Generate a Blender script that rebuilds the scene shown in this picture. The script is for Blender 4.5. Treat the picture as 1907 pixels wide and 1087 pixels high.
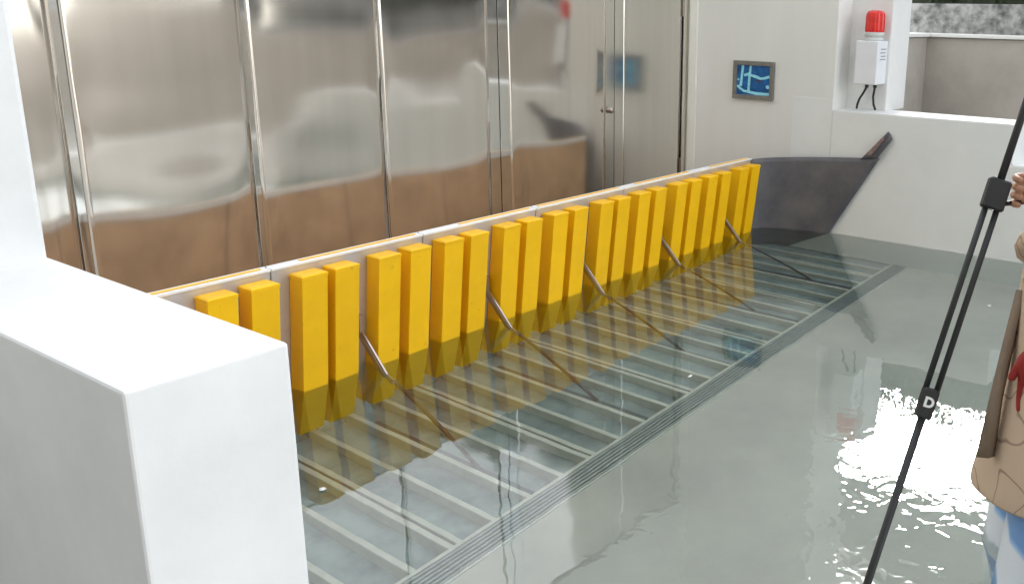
import bpy, bmesh, math, random
from mathutils import Vector, Matrix, noise
R = math.radians
random.seed(7)
for o in list(bpy.data.objects): bpy.data.objects.remove(o)
S = bpy.context.scene
COL = S.collection

# ------------------------------------------------------------------ camera
F_PX, CX, CY, W_PX, H_PX = 1685.2, 1267.6, 459.3, 1907.0, 1087.0
yaw, pit, rol = R(33.605), R(-14.257), R(1.311)
fw = Vector((math.cos(pit)*math.cos(yaw), math.cos(pit)*math.sin(yaw), math.sin(pit)))
rt = fw.cross(Vector((0, 0, 1))).normalized(); up = rt.cross(fw)
rt, up = rt*math.cos(rol)+up*math.sin(rol), up*math.cos(rol)-rt*math.sin(rol)
cam = bpy.data.cameras.new('camera'); cob = bpy.data.objects.new('camera', cam); COL.objects.link(cob)
m = Matrix.Identity(4)
for i, v in enumerate((rt, up, -fw)):
    for j in range(3): m[j][i] = v[j]
m[0][3], m[1][3], m[2][3] = 0, 0, 1.25
cob.matrix_world = m
cam.sensor_width = 36; cam.lens = F_PX/W_PX*36
cam.shift_x = -(CX-W_PX/2)/W_PX; cam.shift_y = (CY-H_PX/2)/W_PX
cam.clip_start = .02; cam.clip_end = 500
S.camera = cob

# ------------------------------------------------------------------ sky, sun, exposure
SUN_AZ, SUN_EL = R(17.2), R(25.6)          # azimuth from +x towards +y
wd = bpy.data.worlds.new('World'); S.world = wd; wd.use_nodes = True
wn = wd.node_tree; bg = wn.nodes['Background']
sky = wn.nodes.new('ShaderNodeTexSky'); sky.sky_type = 'NISHITA'; sky.sun_disc = False
sky.sun_elevation = R(40); sky.sun_elevation = SUN_EL; sky.sun_rotation = math.pi/2-SUN_AZ
sky.air_density = 1.0; sky.dust_density = 1.0; sky.ozone_density = 1.0
hs = wn.nodes.new('ShaderNodeHueSaturation'); hs.inputs['Saturation'].default_value = .25   # cloud cover
wn.links.new(sky.outputs[0], hs.inputs['Color']); wn.links.new(hs.outputs[0], bg.inputs['Color'])
bg.inputs['Strength'].default_value = .15
sl = bpy.data.lights.new('sun', 'SUN'); sl.energy = .5; sl.angle = R(9); sl.color = (1, .97, .92)
so = bpy.data.objects.new('sun', sl); COL.objects.link(so)
sd = Vector((math.cos(SUN_EL)*math.cos(SUN_AZ), math.cos(SUN_EL)*math.sin(SUN_AZ), math.sin(SUN_EL)))
so.rotation_euler = sd.to_track_quat('Z', 'Y').to_euler(); so.location = sd*30
S.view_settings.view_transform = 'Standard'; S.view_settings.look = 'None'
S.view_settings.exposure = 2.36; S.view_settings.gamma = 1.0; S.view_settings.use_curve_mapping = False
S.render.engine = 'CYCLES'
cy = S.cycles
cy.use_denoising = True; cy.max_bounces = 14; cy.diffuse_bounces = 5; cy.glossy_bounces = 6; cy.transmission_bounces = 10
cy.sample_clamp_indirect = 8; cy.blur_glossy = .2
cy.use_adaptive_sampling = False

# ------------------------------------------------------------------ materials
def mat(name, col, rough=.6, metal=0, var=.06, vscale=6, bump=0, bscale=60, spec=.5, col2=None, streak=False, detail=4, coat=0):
    mt = bpy.data.materials.new(name); mt.use_nodes = True
    n = mt.node_tree.nodes; l = mt.node_tree.links; b = n['Principled BSDF']
    b.inputs['Roughness'].default_value = rough; b.inputs['Metallic'].default_value = metal
    b.inputs['Specular IOR Level'].default_value = spec
    if coat: b.inputs['Coat Weight'].default_value = coat; b.inputs['Coat Roughness'].default_value = .15
    tc = n.new('ShaderNodeTexCoord'); ge = n.new('ShaderNodeNewGeometry')
    mp = n.new('ShaderNodeMapping'); l.new(ge.outputs['Position'], mp.inputs['Vector'])
    if streak: mp.inputs['Scale'].default_value = (1, 1, .12)
    nz = n.new('ShaderNodeTexNoise'); nz.inputs['Scale'].default_value = vscale; nz.inputs['Detail'].default_value = detail
    nz.inputs['Roughness'].default_value = .62
    l.new(mp.outputs[0], nz.inputs['Vector'])
    rp = n.new('ShaderNodeValToRGB'); l.new(nz.outputs['Fac'], rp.inputs['Fac'])
    c = Vector(col); c2 = Vector(col2) if col2 else c*(1-var*2.2)
    rp.color_ramp.elements[0].position = .33; rp.color_ramp.elements[1].position = .66
    rp.color_ramp.elements[0].color = (*c2, 1); rp.color_ramp.elements[1].color = (*(c*(1+var*.4)), 1)
    l.new(rp.outputs[0], b.inputs['Base Color'])
    if bump:
        nb = n.new('ShaderNodeTexNoise'); nb.inputs['Scale'].default_value = bscale; nb.inputs['Detail'].default_value = 5
        l.new(ge.outputs['Position'], nb.inputs['Vector'])
        bp = n.new('ShaderNodeBump'); bp.inputs['Strength'].default_value = bump; bp.inputs['Distance'].default_value = .004
        l.new(nb.outputs['Fac'], bp.inputs['Height']); l.new(bp.outputs[0], b.inputs['Normal'])
    return mt
M = {}
M['white'] = mat('white_wall_paint', (.79, .79, .775), .55, var=.04, vscale=3.1, bump=.12, bscale=45)
M['parapet'] = mat('white_parapet_paint', (.755, .765, .75), .55, var=.03, vscale=2.2, bump=.12, bscale=45)
M['cream'] = mat('cream_paint', (.80, .79, .73), .5, var=.03, vscale=3, bump=.1)
M['plaster'] = mat('aged_white_plaster', (.755, .755, .725), .6, var=.05, vscale=1.6, bump=.15, bscale=50, col2=(.705, .695, .655), streak=True)
M['beige'] = mat('beige_render', (.45, .415, .37), .8, var=.08, vscale=3, bump=.2)
M['moss'] = mat('mossy_concrete', (.46, .46, .46), .9, var=.2, vscale=11, bump=.5, bscale=40, col2=(.10, .105, .10), detail=8)
def yellow_mat():
    mt = mat('yellow_paint', (.97, .535, .002), .40, var=.03, vscale=7, spec=.3, bump=.05, bscale=90)
    n = mt.node_tree.nodes; l = mt.node_tree.links; b = n['Principled BSDF']
    src = b.inputs['Base Color'].links[0].from_socket
    oi = n.new('ShaderNodeObjectInfo'); ge = n.new('ShaderNodeNewGeometry')
    hv = n.new('ShaderNodeHueSaturation'); l.new(src, hv.inputs['Color'])
    m1 = n.new('ShaderNodeMapRange'); m1.inputs['To Min'].default_value = .93; m1.inputs['To Max'].default_value = 1.03; l.new(oi.outputs['Random'], m1.inputs['Value']); l.new(m1.outputs[0], hv.inputs['Value'])
    # scuffs: pale scratches and faint grime
    nz = n.new('ShaderNodeTexNoise'); nz.inputs['Scale'].default_value = 13; nz.inputs['Detail'].default_value = 9; nz.inputs['Roughness'].default_value = .7; l.new(ge.outputs['Position'], nz.inputs['Vector'])
    m2 = n.new('ShaderNodeMapRange'); m2.inputs['From Min'].default_value = .69; m2.inputs['From Max'].default_value = .76; m2.inputs['To Max'].default_value = .55; l.new(nz.outputs['Fac'], m2.inputs['Value'])
    x1 = n.new('ShaderNodeMixRGB'); l.new(m2.outputs[0], x1.inputs['Fac']); l.new(hv.outputs[0], x1.inputs['Color1']); x1.inputs['Color2'].default_value = (.80, .66, .36, 1)
    nz2 = n.new('ShaderNodeTexNoise'); nz2.inputs['Scale'].default_value = 31; nz2.inputs['Detail'].default_value = 6; l.new(ge.outputs['Position'], nz2.inputs['Vector'])
    m3 = n.new('ShaderNodeMapRange'); m3.inputs['From Min'].default_value = .68; m3.inputs['From Max'].default_value = .78; m3.inputs['To Max'].default_value = .5; l.new(nz2.outputs['Fac'], m3.inputs['Value'])
    x2 = n.new('ShaderNodeMixRGB'); l.new(m3.outputs[0], x2.inputs['Fac']); l.new(x1.outputs[0], x2.inputs['Color1']); x2.inputs['Color2'].default_value = (.35, .19, .03, 1)
    l.new(x2.outputs[0], b.inputs['Base Color'])
    return mt
M['yellow'] = yellow_mat()
M['yellow2'] = mat('yellow_paint_worn', (.88, .47, .02), .42, var=.04, vscale=9)
M['alu'] = mat('brushed_aluminium', (.62, .60, .60), .42, metal=.6, var=.05, vscale=9)
M['edge'] = mat('white_edge', (.80, .80, .79), .4, var=.03)
M['brown'] = mat('brown_backing', (.68, .48, .31), .5, var=.12, vscale=5)
M['tile'] = mat('brown_floor', (.45, .32, .22), .6, var=.1, vscale=4)
M['steelbar'] = mat('stainless_bar', (.44, .38, .34), .36, metal=1, var=.05, vscale=20)
M['armdark'] = mat('dark_stainless', (.13, .115, .105), .45, metal=.5, var=.1, vscale=20)
M['dark'] = mat('dark_metal', (.03, .03, .032), .5, var=.1)
M['black'] = mat('black_plastic', (.015, .015, .016), .42, var=.1)
M['rubber'] = mat('grey_rubber', (.13, .122, .126), .5, var=.15, vscale=5, col2=(.078, .077, .088), bump=.3, bscale=22)
M['rubber_in'] = mat('rubber_lining', (.24, .15, .14), .7, var=.2, vscale=30)
M['rib'] = mat('galvanised_rib', (.66, .67, .60), .55, var=.06, vscale=14)
M['tray'] = mat('tray_bottom', (.36, .445, .44), .6, var=.12, vscale=4.5, col2=(.15, .21, .22))
M['grate'] = mat('grate_bar', (.36, .42, .41), .5, metal=.2, var=.08, vscale=15)
M['channel'] = mat('drain_channel', (.10, .125, .13), .7, var=.1)
M['ground'] = mat('grey_screed', (.58, .555, .49), .7, var=.05, vscale=2.2, bump=.08, bscale=30, col2=(.47, .455, .41), detail=7)
M['frame'] = mat('sign_frame', (.20, .19, .165), .5, var=.1, vscale=20)
M['blue'] = mat('sign_blue', (.008, .13, .40), .3, var=.25, vscale=25)
M['cyan'] = mat('sign_pale_blue', (.32, .78, .92), .35, var=.1, vscale=60)
M['maroon'] = mat('sign_dark_mark', (.06, .045, .10), .5)
M['box'] = mat('white_enclosure', (.78, .79, .82), .4, var=.02)
M['grey'] = mat('grey_plastic', (.45, .46, .46), .45)
M['red'] = mat('red_lens', (.75, .012, .006), .25, var=.1, vscale=40, coat=.4)
M['print'] = mat('grey_print', (.30, .33, .38), .6)
M['skin'] = mat('skin', (.50, .26, .16), .5, var=.06, vscale=20)
M['hair'] = mat('hair', (.02, .016, .013), .5)
M['redcloth'] = mat('red_glove', (.26, .012, .008), .7)
M['khaki_dark'] = mat('coat_lining', (.25, .185, .13), .85, var=.1, vscale=12)
M['greyfoot'] = mat('pale_fleck', (.75, .77, .75), .5)
M['far'] = mat('light_block_grey', (.19, .19, .18), .8, var=.1, vscale=.8)  # for the unseen block that cuts light from the left
M['leaf'] = mat('leaf', (.035, .055, .02), .6, var=.3, vscale=8)
M['lid'] = mat('lamp_base', (.62, .64, .62), .35)
M['jacket'] = None

def steel(name, rough, base):
    mt = bpy.data.materials.new(name); mt.use_nodes = True
    n = mt.node_tree.nodes; l = mt.node_tree.links; b = n['Principled BSDF']
    b.inputs['Metallic'].default_value = 1
    ge = n.new('ShaderNodeNewGeometry'); mp = n.new('ShaderNodeMapping'); mp.inputs['Scale'].default_value = (14, 14, .5)
    l.new(ge.outputs['Position'], mp.inputs[0])
    nz = n.new('ShaderNodeTexNoise'); nz.inputs['Scale'].default_value = 1.0; nz.inputs['Detail'].default_value = 6
    l.new(mp.outputs[0], nz.inputs['Vector'])
    rp = n.new('ShaderNodeValToRGB'); l.new(nz.outputs['Fac'], rp.inputs['Fac'])
    rp.color_ramp.elements[0].position = .35; rp.color_ramp.elements[1].position = .7
    rp.color_ramp.elements[0].color = (*(Vector(base)*.93), 1); rp.color_ramp.elements[1].color = (*base, 1)
    l.new(rp.outputs[0], b.inputs['Base Color'])
    n2 = n.new('ShaderNodeTexNoise'); n2.inputs['Scale'].default_value = 3; n2.inputs['Detail'].default_value = 2
    l.new(ge.outputs['Position'], n2.inputs['Vector'])
    mr = n.new('ShaderNodeMapRange'); mr.inputs['From Min'].default_value = .3; mr.inputs['From Max'].default_value = .75
    mr.inputs['To Min'].default_value = rough*.88; mr.inputs['To Max'].default_value = rough*1.15
    l.new(n2.outputs['Fac'], mr.inputs['Value']); l.new(mr.outputs[0], b.inputs['Roughness'])
    return mt
M['steel'] = steel('stainless_sheet', .10, (.77, .72, .66))
M['steel_matt'] = steel('stainless_matt', .17, (.72, .70, .65))
M['steel_flat'] = steel('stainless_strip', .06, (.74, .72, .68))

# ------------------------------------------------------------------ helpers
def new(name, me, mt=None, parent=None, loc=(0, 0, 0)):
    o = bpy.data.objects.new(name, me); COL.objects.link(o); o.location = loc
    if mt is not None and me is not None: me.materials.append(M[mt] if isinstance(mt, str) else mt)
    if parent is not None:
        o.parent = parent
        p = parent; off = Vector((0, 0, 0))
        while p is not None: off += Vector(p.location); p = p.parent if p.parent is None else None
        o.location = Vector(loc)-world_loc(parent)
    return o
def world_loc(o):
    v = Vector((0, 0, 0))
    while o is not None: v += Vector(o.location); o = o.parent
    return v
def tag(o, label=None, cat=None, group=None, kind=None):
    if label: o['label'] = label
    if cat: o['category'] = cat
    if group: o['group'] = group
    if kind: o['kind'] = kind
    return o
def thing(name, loc, label, cat, group=None):
    o = bpy.data.objects.new(name, None); COL.objects.link(o); o.location = loc; o.empty_display_size = .1
    return tag(o, label, cat, group)
def box(name, x0, x1, y0, y1, z0, z1, mt, parent=None, bev=.004, seg=2, shear=0):
    bm = bmesh.new(); bmesh.ops.create_cube(bm, size=1)
    c = Vector(((x0+x1)/2, (y0+y1)/2, z0))
    for v in bm.verts:
        v.co = Vector((v.co.x*(x1-x0), v.co.y*(y1-y0), (v.co.z+.5)*(z1-z0)))
    if bev: bmesh.ops.bevel(bm, geom=bm.edges[:], offset=bev, segments=seg, affect='EDGES', profile=.6)
    if shear:
        for v in bm.verts: v.co.y += shear*(v.co.z+z0)
    me = bpy.data.meshes.new(name); bm.to_mesh(me); bm.free()
    if bev and seg > 1:
        for p in me.polygons: p.use_smooth = False
    return new(name, me, mt, parent, c)
def meshobj(name, verts, faces, mt, parent=None, smooth=False, loc=None):
    c = Vector(loc) if loc is not None else sum((Vector(v) for v in verts), Vector())/len(verts)
    me = bpy.data.meshes.new(name); me.from_pydata([Vector(v)-c for v in verts], [], faces); me.update()
    if smooth:
        for p in me.polygons: p.use_smooth = True
    return new(name, me, mt, parent, c)
def tube(name, pts, rad, mt, parent=None, seg=10, rads=None):
    pts = [Vector(p) for p in pts]; vs = []; fs = []
    for i, p in enumerate(pts):
        d = (pts[min(i+1, len(pts)-1)]-pts[max(i-1, 0)]).normalized()
        a = Vector((0, 0, 1)) if abs(d.z) < .9 else Vector((1, 0, 0))
        e1 = d.cross(a).normalized(); e2 = d.cross(e1)
        r_ = rads[i] if rads else rad
        for k in range(seg):
            t = 2*math.pi*k/seg; vs.append(p+e1*math.cos(t)*r_+e2*math.sin(t)*r_)
    for i in range(len(pts)-1):
        for k in range(seg):
            k2 = (k+1) % seg; fs.append((i*seg+k, i*seg+k2, (i+1)*seg+k2, (i+1)*seg+k))
    fs.append(tuple(range(seg))[::-1]); fs.append(tuple((len(pts)-1)*seg+k for k in range(seg)))
    o = meshobj(name, vs, fs, mt, parent, smooth=True)
    return o
def bar(name, a, b, w, t, mt, parent=None, side=Vector((1, 0, 0)), bev=.0015):
    """rectangular bar from a to b, w wide along 'side', t thick"""
    a = Vector(a); b = Vector(b); d = (b-a).normalized(); e1 = (side-d*side.dot(d)).normalized(); e2 = d.cross(e1)
    bm = bmesh.new(); vs = []
    for p in (a, b):
        for s, q in ((-1, -1), (1, -1), (1, 1), (-1, 1)):
            vs.append(bm.verts.new(p+e1*s*w/2+e2*q*t/2))
    for f in ((3, 2, 1, 0), (4, 5, 6, 7), (0, 1, 5, 4), (1, 2, 6, 5), (2, 3, 7, 6), (3, 0, 4, 7)): bm.faces.new([vs[i] for i in f])
    bmesh.ops.recalc_face_normals(bm, faces=bm.faces[:])
    if bev: bmesh.ops.bevel(bm, geom=bm.edges[:], offset=bev, segments=1, affect='EDGES')
    c = (a+b)/2
    for v in bm.verts: v.co -= c
    me = bpy.data.meshes.new(name); bm.to_mesh(me); bm.free()
    return new(name, me, mt, parent, c)
def lathe(name, prof, cx, cy_, mt, parent=None, seg=24, ribs=0):
    vs = []; fs = []
    for r_, z in prof:
        for k in range(seg):
            t = 2*math.pi*k/seg; rr = r_*(1-(.05 if ribs and k % 2 else 0)); vs.append((cx+rr*math.cos(t), cy_+rr*math.sin(t), z))
    n = len(prof)
    for i in range(n-1):
        for k in range(seg):
            k2 = (k+1) % seg; fs.append((i*seg+k, i*seg+k2, (i+1)*seg+k2, (i+1)*seg+k))
    fs.append(tuple(range(seg))[::-1]); fs.append(tuple((n-1)*seg+k for k in range(seg)))
    return meshobj(name, vs, fs, mt, parent, smooth=not ribs)

# ------------------------------------------------------------------ setting: ground, tray, floor
ZF = -.47                                   # floor level, the water surface is z = 0
XL, XR = .784, 4.964                        # inner faces of the two side walls
YS = 3.284                                  # plane of the steel doors
HX0, HX1, HY0, HY1 = XL-.02, XR+.02, 1.70, 2.735
BIG = 80
xs = [-BIG, HX0, HX1, BIG]; ys = [-BIG, HY0, HY1, BIG]
gv = [(x, y, ZF) for y in ys for x in xs]
gf = [(j*4+i, j*4+i+1, (j+1)*4+i+1, (j+1)*4+i) for j in range(3) for i in range(3) if not (i == 1 and j == 1)]
tag(meshobj('ground', gv, gf, 'ground', loc=(0, 0, ZF)), kind='structure')
tag(box('floor', XL-.05, XR+.05, HY1-.005, YS+.1, ZF-.03, ZF+.005, 'tile', bev=0), kind='structure')

tray = thing('barrier_tray', (2.87, 2.2, ZF-.09), 'flooded recess of pale ribs in the floor in front of the yellow barrier', 'tray')
box('tray_bottom', HX0-.03, HX1+.03, 1.808, HY1+.01, ZF-.11, ZF-.075, 'tray', tray, bev=0)
box('side_lip', HX0-.03, HX1+.03, 1.803, 1.812, ZF-.11, ZF-.002, 'rib', tray, bev=.001, seg=1)
box('side_lip', HX0-.03, HX1+.03, HY1-.012, HY1+.002, ZF-.11, ZF+.008, 'rib', tray, bev=.001, seg=1)
MOD0, MODP = .972, .618
rx = []
for k in range(7):
    x0 = MOD0+MODP*k
    rx += [x0-.016, x0+.016] + [x0+MODP*j/4 for j in (1, 2, 3)]
ribme = None
for x in rx:
    if not XL+.02 < x < XR-.02: continue
    if ribme is None:
        o = box('rib', x-.011, x+.011, 1.813, HY1-.013, ZF-.077, ZF-.012, 'rib', tray, bev=.002, seg=1); ribme = o.data
    else:
        o = new('rib', None, None, tray, (x, (1.813+HY1-.013)/2, ZF-.077)) if False else bpy.data.objects.new('rib', ribme)
        if o.name not in COL.objects: COL.objects.link(o)
        o.parent = tray; o.location = Vector((x, (1.813+HY1-.013)/2, ZF-.077))-world_loc(tray)

grate = thing('drain_grate', (2.87, 1.75, ZF-.09), 'long slotted drain grate along the front of the ribbed recess', 'grate')
box('channel', HX0-.03, HX1+.03, 1.69, 1.802, ZF-.13, ZF-.06, 'channel', grate, bev=0)
box('rim', HX0, HX1, 1.696, 1.705, ZF-.05, ZF+.006, 'rib', grate, bev=.001, seg=1)
box('rim', HX0, HX1, 1.794, 1.802, ZF-.05, ZF+.006, 'rib', grate, bev=.001, seg=1)
for k in range(6):
    y = 1.713+k*.0148
    box('bar', HX0, HX1, y-.0042, y+.0042, ZF-.03, ZF+.002, 'grate', grate, bev=.001, seg=1)
for k in range(14):
    x = HX0+.15+k*.305
    box('cross_bar', x-.006, x+.006, 1.706, 1.793, ZF-.034, ZF-.006, 'grate', grate, bev=0)

# ------------------------------------------------------------------ setting: walls
# left: low wall and tall pilaster behind it
lw = tag(box('low_wall', .534, XL, 1.265, 2.115, ZF-.02, .735, 'white', bev=.007, seg=3), 'thick low white wall in the left foreground ending beside the water', 'wall')
tag(box('tall_wall', -2.4, XL-.002, 2.10, 3.40, ZF-.02, 6.5, 'white', bev=.01), 'tall white wall rising at the left edge above the low wall', 'wall')
# right: wall with the blue sign
tag(box('sign_wall', XR, XR+.55, 2.242, 3.60, ZF-.02, 4.2, 'plaster', bev=.008), 'off-white rendered wall carrying the blue picture panel', 'wall')
tag(box('door_jamb', XR-.012, XR+.02, 3.205, 3.262, ZF-.01, 4.1, 'cream', bev=.004), 'narrow cream jamb strip between steel side door and rendered wall', 'jamb')
rw = thing('parapet_wall', (XR+.14, 1.8, ZF), 'low white wall along the far right side of the flooded basin', 'wall')
prof = [(-1.2, ZF-.02), (2.246, ZF-.02), (2.246, .735), (1.192, .735), (1.192, .52), (-1.2, .52)]
bm = bmesh.new(); va = [[bm.verts.new((x-XR-.14, y-1.8, z-ZF)) for y, z in prof] for x in (XR-.004, XR+.285)]
bm.faces.new(va[0][::-1]); bm.faces.new(va[1])
for q in range(6): bm.faces.new((va[0][q], va[0][(q+1) % 6], va[1][(q+1) % 6], va[1][q]))
bmesh.ops.recalc_face_normals(bm, faces=bm.faces[:]); bmesh.ops.bevel(bm, geom=bm.edges[:], offset=.006, segments=2, affect='EDGES')
me = bpy.data.meshes.new('wall_body'); bm.to_mesh(me); bm.free(); new('wall_body', me, 'parapet', rw, (XR+.14, 1.8, ZF))
box('plaster_patch', XR-.0018, XR+.02, 2.2475, 2.506, ZF-.01, .80, 'parapet', rw, bev=.0008, seg=1)
tag(box('white_column', 5.15, 5.45, 1.99, 2.60, .73, 1.405, 'white', bev=.008), 'white column above the low wall, with the red alarm lamp on it', 'column')
# building above the steel doors
tag(box('lintel_wall', XL-.01, XR+.02, YS-.03, YS+.25, 2.1305, 4.19, 'plaster', bev=.006), 'rendered wall over the steel doors', 'wall')
# basin rim walls nearer the viewer
tag(box('basin_wall', XL-.25, XR+.1, -1.05, -.85, ZF-.02, .16, 'white', bev=.01), 'low white rim wall closing the near side of the basin', 'wall')
tag(box('basin_kerb', XL-.24, XL-.002, -.85, 1.262, ZF-.02, .12, 'white', bev=.01), 'low white kerb running from the low wall along the basin', 'kerb')
# surroundings
tag(box('left_light_block', -6, -1.15, -12, 2.09, ZF-.02, 9.5, 'far', bev=.01), 'unseen building block added at the left to shade the left-facing sides', 'building')  # added out of view to darken the faces turned to the left
bw = thing('boundary_wall', (6.6, 0, ZF), 'beige rendered boundary wall with a pale cap behind the low wall', 'wall')
box('wall_body', 6.5, 6.75, -14, 2.2405, ZF-.02, 1.145, 'beige', bw, bev=.006)
box('wall_body', 5.26, 6.75, 2.24, 2.5, ZF-.02, 1.145, 'beige', bw, bev=.006)
box('cap', 6.47, 6.78, -14, 2.205, 1.148, 1.172, 'white', bw, bev=.004)
box('cap', 5.26, 6.78, 2.21, 2.53, 1.148, 1.172, 'white', bw, bev=.004)
tag(box('sky_block_slab', 6.05, 7.40, -3.0, 3.62, 2.90, 3.08, 'plaster', bev=.01), 'unseen slab added beyond the right wall to cut the sky reflected in the water', 'roof')  # added out of view; its edge trims the bright sky patch in the water
tag(box('mossy_wall', 7.6, 7.9, -14, 4.5, ZF-.02, 1.40, 'moss', bev=.01), 'mossy grey concrete wall behind the beige boundary wall', 'wall')

# ------------------------------------------------------------------ steel doors
def steel_panel(name, x0, x1, mt, parent, z0=ZF+.02, z1=2.13, amp=.0030, seed=0, y=YS, twist=0):
    nx, nz = max(6, int((x1-x0)/.022)), 90
    vs = []; fs = []
    for j in range(nz+1):
        z = z0+(z1-z0)*j/nz
        for i in range(nx+1):
            u = i/nx; x = x0+(x1-x0)*u
            e = min(1, 9*min(u, 1-u)); tw = -twist*(u-.5)*(z-.6)
            w = noise.noise(Vector((x*1.7+seed*7.3, z*2.3+seed*3.1, seed))) * amp
            w += noise.noise(Vector((x*.6+seed*2.3, z*5.0, seed+9))) * amp*.35
            w += -amp*.9*math.sin(math.pi*u)*(.6+.4*math.sin(z*2.2+seed))
            w += .0011*math.sin(z*8.5+seed*2.1+u*1.3)*(amp/.008)
            vs.append((x, y+w*e+tw, z))
    for j in range(nz):
        for i in range(nx):
            a = j*(nx+1)+i; fs.append((a, a+1, a+nx+2, a+nx+1))
    n0 = len(vs)
    for (x, z) in ((x0, z0), (x1, z0), (x1, z1), (x0, z1)): vs.append((x, y+.03, z))
    fs += [(n0+3, n0+2, n0+1, n0)]
    fs.append(tuple([n0, n0+1]+[i for i in range(nx, -1, -1)]))
    fs.append(tuple([n0+3]+[nz*(nx+1)+i for i in range(nx+1)]+[n0+2]))
    fs.append(tuple([n0+3, n0]+[j*(nx+1) for j in range(nz+1)]))
    fs.append(tuple([n0+1, n0+2]+[j*(nx+1)+nx for j in range(nz, -1, -1)]))
    o = meshobj(name, vs, fs, mt, parent)
    for p in o.data.polygons[:nx*nz]: p.use_smooth = True
    return o
fd = thing('steel_folding_door', (2.5, YS, ZF), 'wide wall of rippled stainless steel door panels behind the yellow barrier', 'door')
for i, (a, b) in enumerate(((XL+.002, 1.326), (1.354, 1.956), (1.978, 2.567), (2.577, 3.207), (3.347, 4.121))):
    steel_panel('door_panel', a, b, 'steel', fd, seed=i+1, amp=.0080 if i < 4 else .0075, twist=(.006, .022, .010, .020, .012)[i])
def strip(name, a, b, parent, proud=.0025, mt='steel_flat'): return box(name, a, b, YS-proud, YS+.02, ZF+.02, 2.13, mt, parent, bev=.0012, seg=1)
strip('cover_strip', 1.3262, 1.3538, fd)
strip('cover_strip', 1.9562, 1.9778, fd)
strip('cover_strip', 2.5685, 2.5755, fd, .003)
strip('stile', 3.2074, 3.2735, fd); strip('stile', 3.2795, 3.3466, fd)
strip('stile', 4.1214, 4.197, fd, .006, 'steel_matt')
kb = lathe('door_knob', [(.006, 0), (.018, .001), (.018, .004), (.010, .006), (.012, .010), (.019, .015), (.020, .022), (.015, .029), (.006, .032)], 0, 0, 'steelbar', fd, seg=16)
kb.rotation_euler = (R(90), 0, 0); kb.location = Vector((4.145, YS-.0215, .717))-world_loc(fd)
sdoor = thing('steel_side_door', (4.58, YS, ZF), 'narrow matt stainless side door next to the rendered wall', 'door')
strip('stile', 4.203, 4.285, sdoor, .006, 'steel_matt')
steel_panel('door_panel', 4.287, 4.897, 'steel_matt', sdoor, seed=8, amp=.0012)
strip('frame_post', 4.907, XR-.002, sdoor, .012, 'steel_matt')
for zz in (.25, 1.25): 
    box('hinge', 4.899, 4.906, YS-.010, YS+.004, zz, zz+.1, 'steelbar', sdoor, bev=.001, seg=1)
tag(box('door_backing', XL-.01, XR+.02, YS+.035, YS+.07, ZF-.01, 2.12, 'dark', bev=0), 'dark backing behind the gaps of the steel doors', 'panel')

# ------------------------------------------------------------------ the yellow flood barrier
LEAN = -.11
bar_t = thing('flood_barrier', (2.83, 2.70, ZF), 'raised row of yellow box posts on a metal leaf holding back water', 'flood barrier')
def leafy(y, z): return y+LEAN*z
ZT = .43
for k in range(6):
    x0 = MOD0+MODP*k+.002; x1 = MOD0+MODP*(k+1)-.002
    if k == 5: x1 = 4.700
    pn = box('leaf_panel', x0, x1, 2.676, 2.694, ZF+.02, ZT, 'alu', bar_t, bev=.0015, seg=1, shear=LEAN)
    box('back_sheet', x0+.004, x1-.004, 2.695, 2.702, ZF+.03, ZT-.004, 'brown', pn, bev=0, shear=LEAN)
    box('top_edge', x0, x1, 2.672, 2.7035, ZT+.001, ZT+.009, 'edge', pn, bev=.001, seg=1, shear=LEAN)
    box('rear_edge', x0, x1, 2.7035, 2.7075, ZT-.022, ZT+.0128, 'edge', pn, bev=.001, seg=1, shear=LEAN)
    box('rear_trim', x0+.03+.25*((k*37) % 3)/3, x1-.02, 2.690, 2.7030, ZT+.0092, ZT+.0122, 'yellow', pn, bev=.001, seg=1, shear=LEAN)
POSTR = [1.13, 1.27, 1.437, 1.574, 1.748, 1.872, 2.049, 2.188, 2.348, 2.48, 2.660, 2.793, 2.960, 3.096, 3.283, 3.412, 3.578, 3.718, 3.908, 4.046, 4.212, 4.354, 4.552, 4.687]
ZB, ZPT = -.405, .409
pm = cm = None
for i, xr_ in enumerate(POSTR):
    if pm is None:
        p = box('post', xr_-.095, xr_, 2.604, 2.6745, ZB, ZPT-.012, 'yellow', bar_t, bev=.003, seg=2, shear=LEAN); pm = p.data
        base = Vector(p.location)
        # cap: shallow lid with sloped shoulders
        bm = bmesh.new(); hw, hd = .0485, .0365
        rings = [(hw, hd, 0), (hw, hd, .010), (hw-.006, hd-.006, .014)]
        allv = []
        for a, b, z in rings: allv.append([bm.verts.new((s*a, q*b, z)) for s, q in ((-1, -1), (1, -1), (1, 1), (-1, 1))])
        for j in range(2):
            for q in range(4): bm.faces.new((allv[j][q], allv[j][(q+1) % 4], allv[j+1][(q+1) % 4], allv[j+1][q]))
        bm.faces.new(allv[-1]); bm.faces.new(allv[0][::-1])
        for v in bm.verts: v.co.y += LEAN*(v.co.z)
        cm = bpy.data.meshes.new('cap'); bm.to_mesh(cm); bm.free(); cm.materials.append(M['yellow'])
    else:
        p = bpy.data.objects.new('post', pm); COL.objects.link(p); p.parent = bar_t
        p.location = Vector((xr_-.0475, 2.63925, ZB))-world_loc(bar_t)
    c = bpy.data.objects.new('cap', cm); COL.objects.link(c); c.parent = p
    c.location = Vector((0, LEAN*(ZPT-.012), ZPT-.012-ZB))
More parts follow.
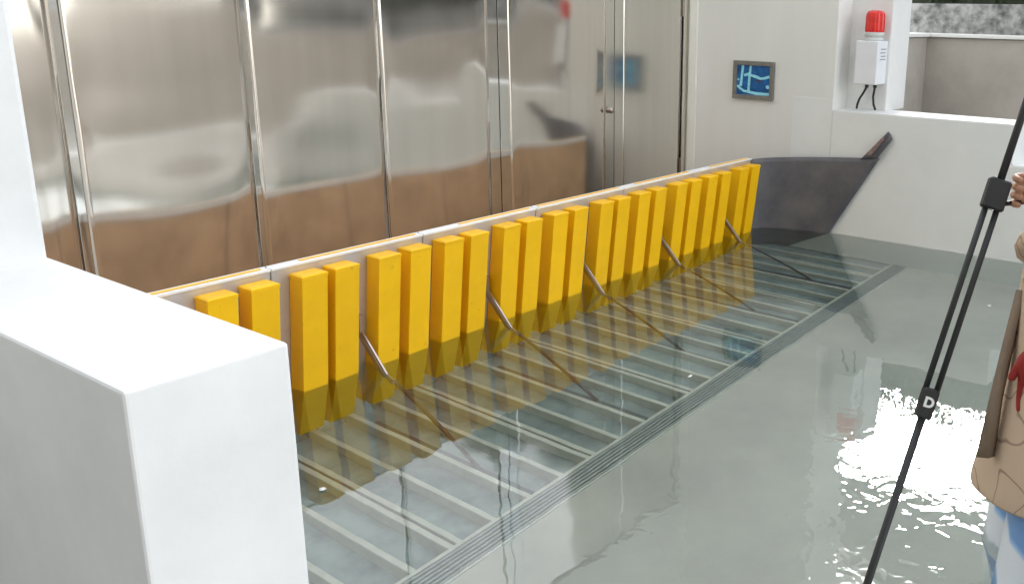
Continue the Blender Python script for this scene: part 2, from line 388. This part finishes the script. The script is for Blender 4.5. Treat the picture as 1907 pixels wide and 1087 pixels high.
# struts
for x in (1.922, 2.545, 3.150, 3.786, 4.420):
    A = Vector((x, 2.650, .135)); B = Vector((x, 2.066, -.487)); J = A.lerp(B, .30)
    st = bar('strut', A, J, .009, .016, 'steelbar', bar_t)
    bar('lower_arm', J+(A-J)*.04, B, .011, .018, 'armdark', st)
    bar('link_plate', A.lerp(B, .02)+Vector((-.010, .004, 0)), J+Vector((-.010, .004, 0)), .003, .022, 'steelbar', st)
    box('bracket', x-.009, x+.009, leafy(2.655, .15), leafy(2.677, .15), .115, .195, 'steelbar', st, bev=.002, seg=1)
    tube('pivot', [J+Vector((-.015, 0, 0)), J+Vector((.012, 0, 0))], .009, 'steelbar', st, seg=12)
    box('rail', x-.014, x+.014, 1.83, 2.60, -.545, -.493, 'channel', tray, bev=.002, seg=1)

# ------------------------------------------------------------------ side rubber sheet
NU, NV = 26, 30
def sheet(u, t):
    lz = ZF+.03+(ZT+.004-ZF-.03)*t
    L = Vector((4.692, 2.671+LEAN*lz, lz))
    Rr = Vector((XR-.022, 2.470-.545*t, ZF+.02+(.484-ZF-.02)*t))
    Cc = Vector((XR-.045, L.y*.93+Rr.y*.07-.005, (L.z*.8+Rr.z*.2)-.012*t))
    p = L*(1-u)**2+Cc*2*u*(1-u)+Rr*u*u
    p += Vector((-.016*math.sin(u*math.pi*.9)*math.sin(t*3.0+.6), -.020*math.sin(u*math.pi)*math.sin(t*4.2+1), 0))
    return p
vs = [sheet(i/NU, j/NV) for j in range(NV+1) for i in range(NU+1)]
fs = [(j*(NU+1)+i, j*(NU+1)+i+1, (j+1)*(NU+1)+i+1, (j+1)*(NU+1)+i) for j in range(NV) for i in range(NU)]
rub = thing('rubber_seal', (4.85, 2.4, ZF), 'dark grey rubber sheet bent between barrier end and right wall', 'seal')
sh = meshobj('sheet', vs, fs, 'rubber', rub, smooth=True)
md = sh.modifiers.new('thick', 'SOLIDIFY'); md.thickness = .010; md.offset = 0
# curled flap continuing past the wall line
fv = []; NF = 12
for i in range(NF+1):
    s = i/NF
    a0 = Vector((XR-.030, 2.035, .470)).lerp(Vector((XR-.018, 1.885, .640)), s)
    a1 = Vector((XR-.022, 1.930, .488)).lerp(Vector((XR-.014, 1.857, .604)), s)
    for q in range(7):
        g = q/6; p = a0.lerp(a1, g); p.x += -.030*math.sin(math.pi*g)*-1*.4-.028*g*(1-s*.4); fv.append(p)
ff = [(i*7+q, i*7+q+1, (i+1)*7+q+1, (i+1)*7+q) for i in range(NF) for q in range(6)]
fl = meshobj('curled_flap', fv, ff, 'rubber', sh, smooth=True)
md = fl.modifiers.new('thick', 'SOLIDIFY'); md.thickness = .012; md.offset = 0
meshobj('lining', [(XR-.048, 2.000, .500), (XR-.058, 1.965, .500), (XR-.050, 1.893, .596), (XR-.040, 1.903, .612)], [(0, 1, 2, 3)], 'rubber_in', sh)

# ------------------------------------------------------------------ blue picture panel on the wall
sg = thing('picture_panel', (XR-.012, 2.781, .762), 'square blue framed panel with pale lines on the rendered wall', 'sign')
sy0, sy1, sz0, sz1 = 2.638, 2.924, .762, .994          # y falls to the right in view
xf = XR-.0005
fwid = .026
box('frame_rail', xf-.022, xf, sy0, sy1, sz1-fwid, sz1, 'frame', sg, bev=.003)
box('frame_rail', xf-.022, xf, sy0, sy1, sz0, sz0+fwid, 'frame', sg, bev=.003)
box('frame_stile', xf-.0215, xf, sy0, sy0+fwid, sz0+fwid, sz1-fwid, 'frame', sg, bev=.003)
box('frame_stile', xf-.0215, xf, sy1-fwid, sy1, sz0+fwid, sz1-fwid, 'frame', sg, bev=.003)
pnl = box('panel', xf-.010, xf, sy0+fwid, sy1-fwid, sz0+fwid, sz1-fwid, 'blue', sg, bev=0)
def sp(u, v): return Vector((xf-.0115, sy1-fwid-u*(sy1-sy0-2*fwid), sz1-fwid-v*(sz1-sz0-2*fwid)))
iw = sy1-sy0-2*fwid
for k, (pts, w, mt_) in enumerate((
    ([(.17, .01), (.15, .35), (.12, .72)], .065, 'cyan'), ([(.41, .01), (.38, .4), (.365, .86)], .06, 'cyan'),
    ([(.22, .35), (.34, .30), (.46, .34), (.60, .38), (.72, .43), (.86, .40), (.99, .35)], .085, 'cyan'),
    ([(.0, .70), (.1, .78), (.22, .87), (.4, .90), (.6, .94), (.99, .94)], .07, 'cyan'),
    ([(.9, .72), (.99, .68)], .09, 'cyan'), ([(.02, .5), (.08, .49)], .05, 'cyan'), ([(.60, .50), (.77, .51)], .07, 'maroon'))):
    vv = []
    for i, p in enumerate(pts):
        a = Vector(pts[max(i-1, 0)]); b = Vector(pts[min(i+1, len(pts)-1)]); d = (b-a).normalized(); nn = Vector((-d.y, d.x))
        h = w*.62*(.8+.4*random.random())
        for s in (1, -1):
            q = Vector(p)+nn*s*h; q.x = min(max(q.x, .004), .996); q.y = min(max(q.y, .004), .996)
            qq = sp(q.x, q.y); qq.x -= .0007*k; vv.append(qq)
    ff = [(2*i, 2*i+1, 2*i+3, 2*i+2) for i in range(len(pts)-1)]
    meshobj('painted_line', vv, ff, mt_, pnl)

# ------------------------------------------------------------------ alarm with red lamp
al = thing('alarm_siren', (5.08, 2.07, .89), 'white alarm box with red beacon mounted on the white column', 'alarm')
bx = box('enclosure', 5.0, 5.149, 2.005, 2.142, .892, 1.138, 'box', al, bev=.008, seg=3)
for k, (z, a, b) in enumerate(((1.092, .045, .075), (1.072, .04, .075), (1.052, .05, .07), (1.034, .04, .08), (1.0, .03, .06), (.985, .03, .06), (.97, .03, .062))):
    box('printed_line', 5.0+a, 5.0+a+b, 2.0037, 2.0052, z-.0032, z+.0032, 'print' if k < 4 else 'box', bx, bev=0)
ly, lx = 2.068, 5.085
lathe('lamp_base', [(.058, 1.139), (.058, 1.150), (.052, 1.152), (.052, 1.162), (.057, 1.164), (.057, 1.178), (.054, 1.186)], lx, ly, 'lid', al)
lathe('red_lens', [(.055, 1.187), (.056, 1.20), (.055, 1.27), (.052, 1.292), (.042, 1.304), (.02, 1.309)], lx, ly, 'red', al, seg=36, ribs=1)
tube('cable', [(5.06, 2.082, .893), (5.062, 2.083, .875), (5.075, 2.105, .84), (5.09, 2.135, .80), (5.10, 2.15, .765), (5.11, 2.156, .742)], .0068, 'black', al)
tube('cable', [(5.07, 2.035, .893), (5.07, 2.036, .87), (5.07, 2.042, .82), (5.08, 2.040, .775), (5.085, 2.028, .742)], .0068, 'black', al)
tube('cable_gland', [(5.06, 2.082, .893), (5.06, 2.082, .872)], .011, 'black', al)
tube('cable_gland', [(5.07, 2.035, .893), (5.07, 2.035, .872)], .011, 'black', al)

# ------------------------------------------------------------------ tripod
tp = thing('tripod', (2.1, .45, ZF), 'black tripod leg slanting through the right of the picture', 'tripod')
AP = Vector((2.110, .457, 1.245))
def leg(foot, main):
    foot = Vector(foot); d = (foot-AP).normalized()
    sd_ = d.cross(Vector((-fw.x, -fw.y, -fw.z))).normalized() if main else d.cross(Vector((0, 0, 1))).normalized()
    P = lambda z: AP+(foot-AP)*((AP.z-z)/(AP.z-foot.z))
    k1, k2 = P(.874), P(.452)
    upl = tube('leg', [AP, k1+(AP-k1)*.06], .0085, 'black', tp, seg=12)
    for s in (-1, 1):
        tube('tube', [P(.90)+sd_*s*.0125, k2+sd_*s*.0125], .0068, 'black', upl, seg=12)
    bar('collar', P(.925), P(.862), .048, .026, 'black', upl, side=sd_, bev=.004)
    bar('clamp', P(.487), P(.425), .036, .026, 'black', upl, side=sd_, bev=.005)
    tube('lower_tube', [P(.44), P(ZF+.03)], .0088, 'black', upl, seg=12)
    lathe('foot', [(.010, 0), (.017, .004), (.017, .016), (.010, .034)], foot.x, foot.y, 'black', upl, seg=12).location.z += foot.z
    return upl, P, sd_, d
lg, P, sd_, dd = leg((1.447, .667, ZF), True)
leg((2.26, -.25, ZF), False); leg((2.74, .36, ZF), False)
# the D mark on the clamp
cu = bpy.data.curves.new('mark', 'FONT'); cu.body = 'D'; cu.size = .030; cu.extrude = .0006; cu.offset = .0012; cu.align_x = 'CENTER'; cu.align_y = 'CENTER'
to = bpy.data.objects.new('tmp', cu); COL.objects.link(to)
bpy.context.view_layer.update()
dm = bpy.data.meshes.new_from_object(to.evaluated_get(bpy.context.evaluated_depsgraph_get())); bpy.data.objects.remove(to)
pc = P(.458); nrm = dd.cross(sd_).normalized(); nrm = nrm if nrm.dot(fw) < 0 else -nrm; upv = -dd; rtv = upv.cross(nrm).normalized()
mo = new('maker_mark', dm, 'white', lg)
rm = Matrix((rtv, upv, nrm)).transposed().to_4x4(); rm.translation = pc+nrm*.0142-world_loc(lg)
mo.matrix_local = rm
# centre column, spreader and head
tube('centre_column', [(2.11, .457, 1.30), (2.155, .40, .80)], .012, 'black', tp)
bar('spreader_arm', P(.872), (2.135, .425, .868), .010, .008, 'black', tp, side=Vector((0, 0, 1)))
box('head', 2.07, 2.15, .42, .50, 1.245, 1.33, 'black', tp, bev=.012)

# ------------------------------------------------------------------ person at the right edge
def coat_mat():
    mt = bpy.data.materials.new('printed_khaki_cloth'); mt.use_nodes = True
    n = mt.node_tree.nodes; l = mt.node_tree.links; b = n['Principled BSDF']; b.inputs['Roughness'].default_value = .85
    ge = n.new('ShaderNodeNewGeometry')
    vo = n.new('ShaderNodeTexNoise'); vo.inputs['Scale'].default_value = 8; vo.inputs['Detail'].default_value = .6; vo.inputs['Distortion'].default_value = .7
    l.new(ge.outputs['Position'], vo.inputs['Vector'])
    r1 = n.new('ShaderNodeValToRGB'); l.new(vo.outputs['Fac'], r1.inputs['Fac'])
    e = r1.color_ramp.elements; e[0].position = .485; e[0].color = (.52, .39, .28, 1); e[1].position = .515; e[1].color = (.52, .39, .28, 1)
    q = e.new(.497); q.color = (.25, .17, .12, 1); q = e.new(.503); q.color = (.25, .17, .12, 1)
    l.new(r1.outputs[0], b.inputs['Base Color'])
    return mt
M['khaki'] = coat_mat()
def stripe_mat():
    mt = bpy.data.materials.new('blue_white_plastic'); mt.use_nodes = True
    n = mt.node_tree.nodes; l = mt.node_tree.links; b = n['Principled BSDF']; b.inputs['Roughness'].default_value = .35
    ge = n.new('ShaderNodeNewGeometry'); mp = n.new('ShaderNodeMapping'); mp.inputs['Rotation'].default_value = (R(35), R(48), 0)
    l.new(ge.outputs['Position'], mp.inputs[0])
    w = n.new('ShaderNodeTexWave'); w.inputs['Scale'].default_value = 1.9; w.inputs['Distortion'].default_value = 3.5; w.inputs['Detail'].default_value = 2; w.bands_direction = 'Z'
    l.new(mp.outputs[0], w.inputs['Vector'])
    r1 = n.new('ShaderNodeValToRGB'); l.new(w.outputs['Fac'], r1.inputs['Fac'])
    e = r1.color_ramp.elements; e[0].position = .24; e[0].color = (.16, .33, .66, 1); e[1].position = .46; e[1].color = (.74, .78, .86, 1)
    q = e.new(.36); q.color = (.34, .54, .84, 1)
    l.new(r1.outputs[0], b.inputs['Base Color'])
    return mt
M['stripe'] = stripe_mat()

pr = thing('person', (2.108, .298, ZF), 'person in a printed khaki coat and blue-white leg covers at the right edge', 'person')
PO = Vector((2.108, .298, 0))
fwd = Vector((-.35, .94, 0)).normalized(); lf = Vector((-fwd.y, fwd.x, 0))     # facing the tripod; lf = person's left
def pp(l_, f_, z): return PO+lf*l_+fwd*f_+Vector((0, 0, z))
def skin(name, joints, edges, mt, parent, sub=2, root=0):
    c = Vector(joints[root][0])
    me = bpy.data.meshes.new(name); me.from_pydata([Vector(j[0])-c for j in joints], edges, []); me.update()
    o = new(name, me, mt, parent, c)
    o.modifiers.new('skin', 'SKIN'); 
    if not me.skin_vertices: pass
    for i, j in enumerate(joints):
        s = me.skin_vertices[0].data[i]; rr = j[1]; s.radius = rr if isinstance(rr, tuple) else (rr, rr); s.use_root = (i == root)
    sb = o.modifiers.new('sub', 'SUBSURF'); sb.levels = sub; sb.render_levels = sub
    for p in me.polygons: p.use_smooth = True
    o.modifiers['skin'].use_smooth_shade = True
    return o
WR = Vector((1.966, 0.366, 0.573))                   # wrist of the hanging near hand
HR = Vector((2.062, .462, .900))                    # hand on the tripod collar (person's left hand)
J = [(pp(0, 0, .30), (.15, .105)), (pp(0, 0, .52), (.13, .10)), (pp(0, .01, .74), (.155, .105)), (pp(0, 0, .90), (.11, .08)),
     (pp(0, .01, .97), .052), (pp(0, .02, 1.04), .058), (pp(0, .03, 1.12), (.078, .092)), (pp(0, .025, 1.20), (.068, .078)),
     (pp(-.19, .0, .86), .055), (pp(-.22, .10, .72), .043), (HR-Vector((-.03, .05, .02)), .030),
     (pp(.19, .0, .86), .055), (pp(.22, -.07, .66), .043), (WR, .030),
     (pp(.10, 0, .22), .085), (pp(.11, .01, -.05), .062), (pp(.11, -.01, -.40), .042), (pp(.11, .12, -.445), .03),
     (pp(-.10, 0, .22), .085), (pp(-.11, .01, -.05), .062), (pp(-.11, -.01, -.40), .042), (pp(-.11, .12, -.445), .03)]
ED = [(0, 1), (1, 2), (2, 3), (3, 4), (4, 5), (5, 6), (6, 7), (3, 8), (8, 9), (9, 10), (3, 11), (11, 12), (12, 13),
      (0, 14), (14, 15), (15, 16), (16, 17), (0, 18), (18, 19), (19, 20), (20, 21)]
body = skin('body', J, ED, 'skin', pr)
# hand gripping the collar
wr = HR-Vector((-.03, .05, .02)); hj = [(wr, .024), (wr+Vector((-.012, .022, .012)), (.030, .018)), (HR+Vector((.004, -.004, 0)), (.036, .016))]
he = [(0, 1), (1, 2)]
for k in range(4):
    a = HR+Vector((-.006, .004, .028-.019*k)); b = HR+Vector((-.030, .016, .026-.019*k)); c_ = HR+Vector((-.046, .006, .024-.018*k)); d_ = HR+Vector((-.044, -.012+.003*abs(k-1.5), .022-.018*k))
    i0 = len(hj); hj += [(a, .009), (b, .0085), (c_, .008), (d_, .007)]; he += [(2, i0), (i0, i0+1), (i0+1, i0+2), (i0+2, i0+3)]
i0 = len(hj); hj += [(HR+Vector((.002, -.026, .030)), .011), (HR+Vector((-.020, -.036, .040)), .0095), (HR+Vector((-.038, -.030, .036)), .008)]
he += [(1, i0), (i0, i0+1), (i0+1, i0+2)]
skin('hand', hj, he, 'skin', pr, sub=2)
# other hand, hanging, in a red glove
wr = WR; gj = [(wr, .030), (wr+Vector((0, 0, -.05))+fwd*.01, (.040, .022))]; ge_ = [(0, 1)]
for k in range(4):
    a = wr+Vector((0, 0, -.085))+fwd*(.032-.021*k); b = a+Vector((0, 0, -.035))+lf*.006; c_ = b+Vector((0, 0, -.028+.004*abs(k-1.2)))+lf*.014
    i0 = len(gj); gj += [(a, .0105), (b, .010), (c_, .0085)]; ge_ += [(1, i0), (i0, i0+1), (i0+1, i0+2)]
a = wr+Vector((0, 0, -.045))+fwd*.045; i0 = len(gj); gj += [(a, .011), (a+Vector((0, 0, -.035))+fwd*.012, .0095)]; ge_ += [(1, i0), (i0, i0+1)]
skin('glove', gj, ge_, 'redcloth', pr, sub=2)
# coat: lofted rings open below
rings = [(.215, .315, .205, .0), (.26, .300, .198, .0), (.40, .245, .172, .0), (.55, .205, .148, .0), (.70, .212, .145, .005), (.82, .205, .130, .0), (.90, .145, .095, .0), (.945, .075, .070, .005)]
NS = 40; cv = []; cf = []
for z, a, b, fo in rings:
    for k in range(NS):
        t = 2*math.pi*k/NS
        wv = 1+(.05*math.sin(5*t+1)+.035*math.sin(9*t))*max(0, (.55-z)/.33)
        cv.append(pp(a*wv*math.cos(t), fo+b*wv*math.sin(t), z+(.02*math.sin(3*t) if z < .3 else 0)))
for j in range(len(rings)-1):
    for k in range(NS): k2 = (k+1) % NS; cf.append((j*NS+k, j*NS+k2, (j+1)*NS+k2, (j+1)*NS+k))
coat = meshobj('coat', cv, cf, 'khaki', pr, smooth=True)
md = coat.modifiers.new('thick', 'SOLIDIFY'); md.thickness = .008; md.offset = -1
sb = coat.modifiers.new('sub', 'SUBSURF'); sb.levels = 1; sb.render_levels = 1
tube('sleeve', [pp(-.17, 0, .87), pp(-.20, .005, .83), pp(-.22, .10, .72), HR-Vector((-.07, .13, .07))], .06, 'khaki', coat, rads=[.070, .066, .050, .036])
tube('sleeve', [pp(.17, 0, .87), pp(.20, 0, .83), pp(.22, -.07, .66), WR.lerp(pp(.22, -.07, .66), .15)], .06, 'khaki', coat, rads=[.075, .074, .064, .052])
# open front edge of the coat, swinging towards the camera's left
e0 = [Vector(v) for v in [(2.041, 0.448, 0.673), (2.0, 0.455, 0.555), (1.96, 0.461, 0.438), (1.918, 0.466, 0.309)]]
w0 = [.018, .024, .028, .040]
ev = []
for p, w in zip(e0, w0): ev += [p, p+rt*w*.55-fw*.010, p+rt*w+fw*.012]
ef = [(3*i+q, 3*i+q+1, 3*i+q+4, 3*i+q+3) for i in range(3) for q in range(2)]
lin = meshobj('coat_front_edge', ev, ef, 'khaki_dark', coat, smooth=True)
md = lin.modifiers.new('thick', 'SOLIDIFY'); md.thickness = .006
for s in (1, -1):
    tube('leg_cover', [pp(.11*s, 0, .30), pp(.115*s, .0, .16), pp(.12*s, .01, -.05), pp(.115*s, .0, -.30), pp(.11*s, -.005, -.44)], .08, 'stripe', pr, seg=18, rads=[.135, .145, .152, .12, .08])
hv = lathe('hair', [(.02, 1.255), (.062, 1.248), (.092, 1.215), (.099, 1.17), (.094, 1.13), (.080, 1.105)], PO.x-fwd.x*.012, PO.y+fwd.y*.008, 'hair', pr, seg=20)

# ------------------------------------------------------------------ hedge beyond the mossy wall
hd = thing('hedge', (8.6, 0, ZF), 'tall dark hedge behind the mossy concrete wall', 'hedge')
lv = []; lf_ = []
for i in range(26000):
    y = random.uniform(-8, 6); x = random.uniform(8.15, 9.05)
    top = 2.66+.14*noise.noise(Vector((x*2, y*1.8, 3)))
    c = Vector((x, y, .9+(top-.9)*random.random()**.8))
    a = Vector((random.gauss(0, 1), random.gauss(0, 1), random.gauss(0, 1))).normalized()*.045; b = a.cross(Vector((random.gauss(0, 1), random.gauss(0, 1), random.gauss(0, 1)))).normalized()*.022
    k = len(lv); lv += [c-a, c+b, c+a, c-b]; lf_.append((k, k+1, k+2, k+3))
meshobj('foliage', lv, lf_, 'leaf', hd, loc=(8.6, 0, 1))
box('dark_core', 8.45, 8.85, -7.9, 5.9, .3, 2.42, 'leaf', hd, bev=.05)  # solid dark box added inside the leaves to shut out sky gaps
for k in range(18):
    y = -7.6+k*.78; tube('stem', [(8.6, y, ZF), (8.62, y+.05, .8), (8.58, y-.04, 2.1)], .04, 'leaf', hd, seg=7, rads=[.05, .035, .012])

# ------------------------------------------------------------------ water
def water_mat():
    mt = bpy.data.materials.new('basin_water'); mt.use_nodes = True
    n = mt.node_tree.nodes; l = mt.node_tree.links
    for q in list(n):
        if q.type == 'BSDF_PRINCIPLED': n.remove(q)
    out = n['Material Output']
    g = n.new('ShaderNodeBsdfGlass'); g.inputs['IOR'].default_value = 1.333; g.inputs['Roughness'].default_value = 0; g.inputs['Color'].default_value = (1, 1, 1, 1)
    gl = n.new('ShaderNodeBsdfGlossy'); gl.inputs['Roughness'].default_value = 0; mx = n.new('ShaderNodeMixShader'); mx.inputs[0].default_value = .115
    l.new(g.outputs[0], mx.inputs[1]); l.new(gl.outputs[0], mx.inputs[2]); l.new(mx.outputs[0], out.inputs['Surface'])
    va = n.new('ShaderNodeVolumeAbsorption'); va.inputs['Color'].default_value = (.52, .76, .72, 1); va.inputs['Density'].default_value = .44
    l.new(va.outputs[0], out.inputs['Volume'])
    ge = n.new('ShaderNodeNewGeometry')
    # fine ripples everywhere, stronger rings where the wader and the tripod stir the water
    n1 = n.new('ShaderNodeTexNoise'); n1.inputs['Scale'].default_value = 5; n1.inputs['Detail'].default_value = 2; l.new(ge.outputs['Position'], n1.inputs['Vector'])
    dist = n.new('ShaderNodeVectorMath'); dist.operation = 'DISTANCE'; dist.inputs[1].default_value = (2.0, .45, 0); l.new(ge.outputs['Position'], dist.inputs[0])
    mr = n.new('ShaderNodeMapRange'); mr.interpolation_type = 'SMOOTHSTEP'
    mr.inputs['From Min'].default_value = .25; mr.inputs['From Max'].default_value = 1.1; mr.inputs['To Min'].default_value = 1; mr.inputs['To Max'].default_value = 0
    l.new(dist.outputs['Value'], mr.inputs['Value'])
    n2 = n.new('ShaderNodeTexNoise'); n2.inputs['Scale'].default_value = 17; n2.inputs['Detail'].default_value = 1.5; n2.inputs['Distortion'].default_value = .6; l.new(ge.outputs['Position'], n2.inputs['Vector'])
    mu = n.new('ShaderNodeMath'); mu.operation = 'MULTIPLY'; l.new(n2.outputs['Fac'], mu.inputs[0]); l.new(mr.outputs[0], mu.inputs[1])
    b1 = n.new('ShaderNodeBump'); b1.inputs['Strength'].default_value = 1; b1.inputs['Distance'].default_value = .0011; l.new(n1.outputs['Fac'], b1.inputs['Height'])
    b2 = n.new('ShaderNodeBump'); b2.inputs['Strength'].default_value = 1; b2.inputs['Distance'].default_value = .0017; l.new(mu.outputs[0], b2.inputs['Height']); l.new(b1.outputs[0], b2.inputs['Normal'])
    l.new(b2.outputs[0], g.inputs['Normal']); l.new(b2.outputs[0], gl.inputs['Normal'])
    return mt
M['water'] = water_mat()
x0, x1, y0, y1, zb = XL-.06, XR+.06, -.92, 2.685, -.75
wv = [(x0, y0, zb), (x1, y0, zb), (x1, y1-LEAN*-zb*0+.05, zb), (x0, y1+.05, zb), (x0, y0, 0), (x1, y0, 0), (x1, y1, 0), (x0, y1, 0)]
wf = [(3, 2, 1, 0), (4, 5, 6, 7), (0, 1, 5, 4), (1, 2, 6, 5), (2, 3, 7, 6), (3, 0, 4, 7)]
tag(meshobj('water', wv, wf, 'water', loc=(0, 0, 0)), kind='structure')

# ------------------------------------------------------------------ small white flecks lying on the water
for k, (p, lab) in enumerate([((1.297, 1.996, 0.0), 'small white scrap on the water near the drain grate at the lower left'), ((4.071, 1.006, 0.0), 'small white scrap on the water beside the far right wall'), ((2.546, 1.639, 0.0), 'small white scrap on the water over the ribs by the third strut')]):
    v_ = []
    for q in range(7):
        t = q/7*6.283; r_ = .005+.005*random.random(); v_.append((p[0]+r_*1.5*math.cos(t), p[1]+r_*math.sin(t), .0015+.004*random.random()))
    v_.append((p[0], p[1], .006))
    o = meshobj('white_fleck', v_, [(q, (q+1) % 7, 7) for q in range(7)], 'greyfoot', smooth=True)
    md = o.modifiers.new('thick', 'SOLIDIFY'); md.thickness = .0015
    tag(o, lab, 'fleck', 'white flecks on the water')
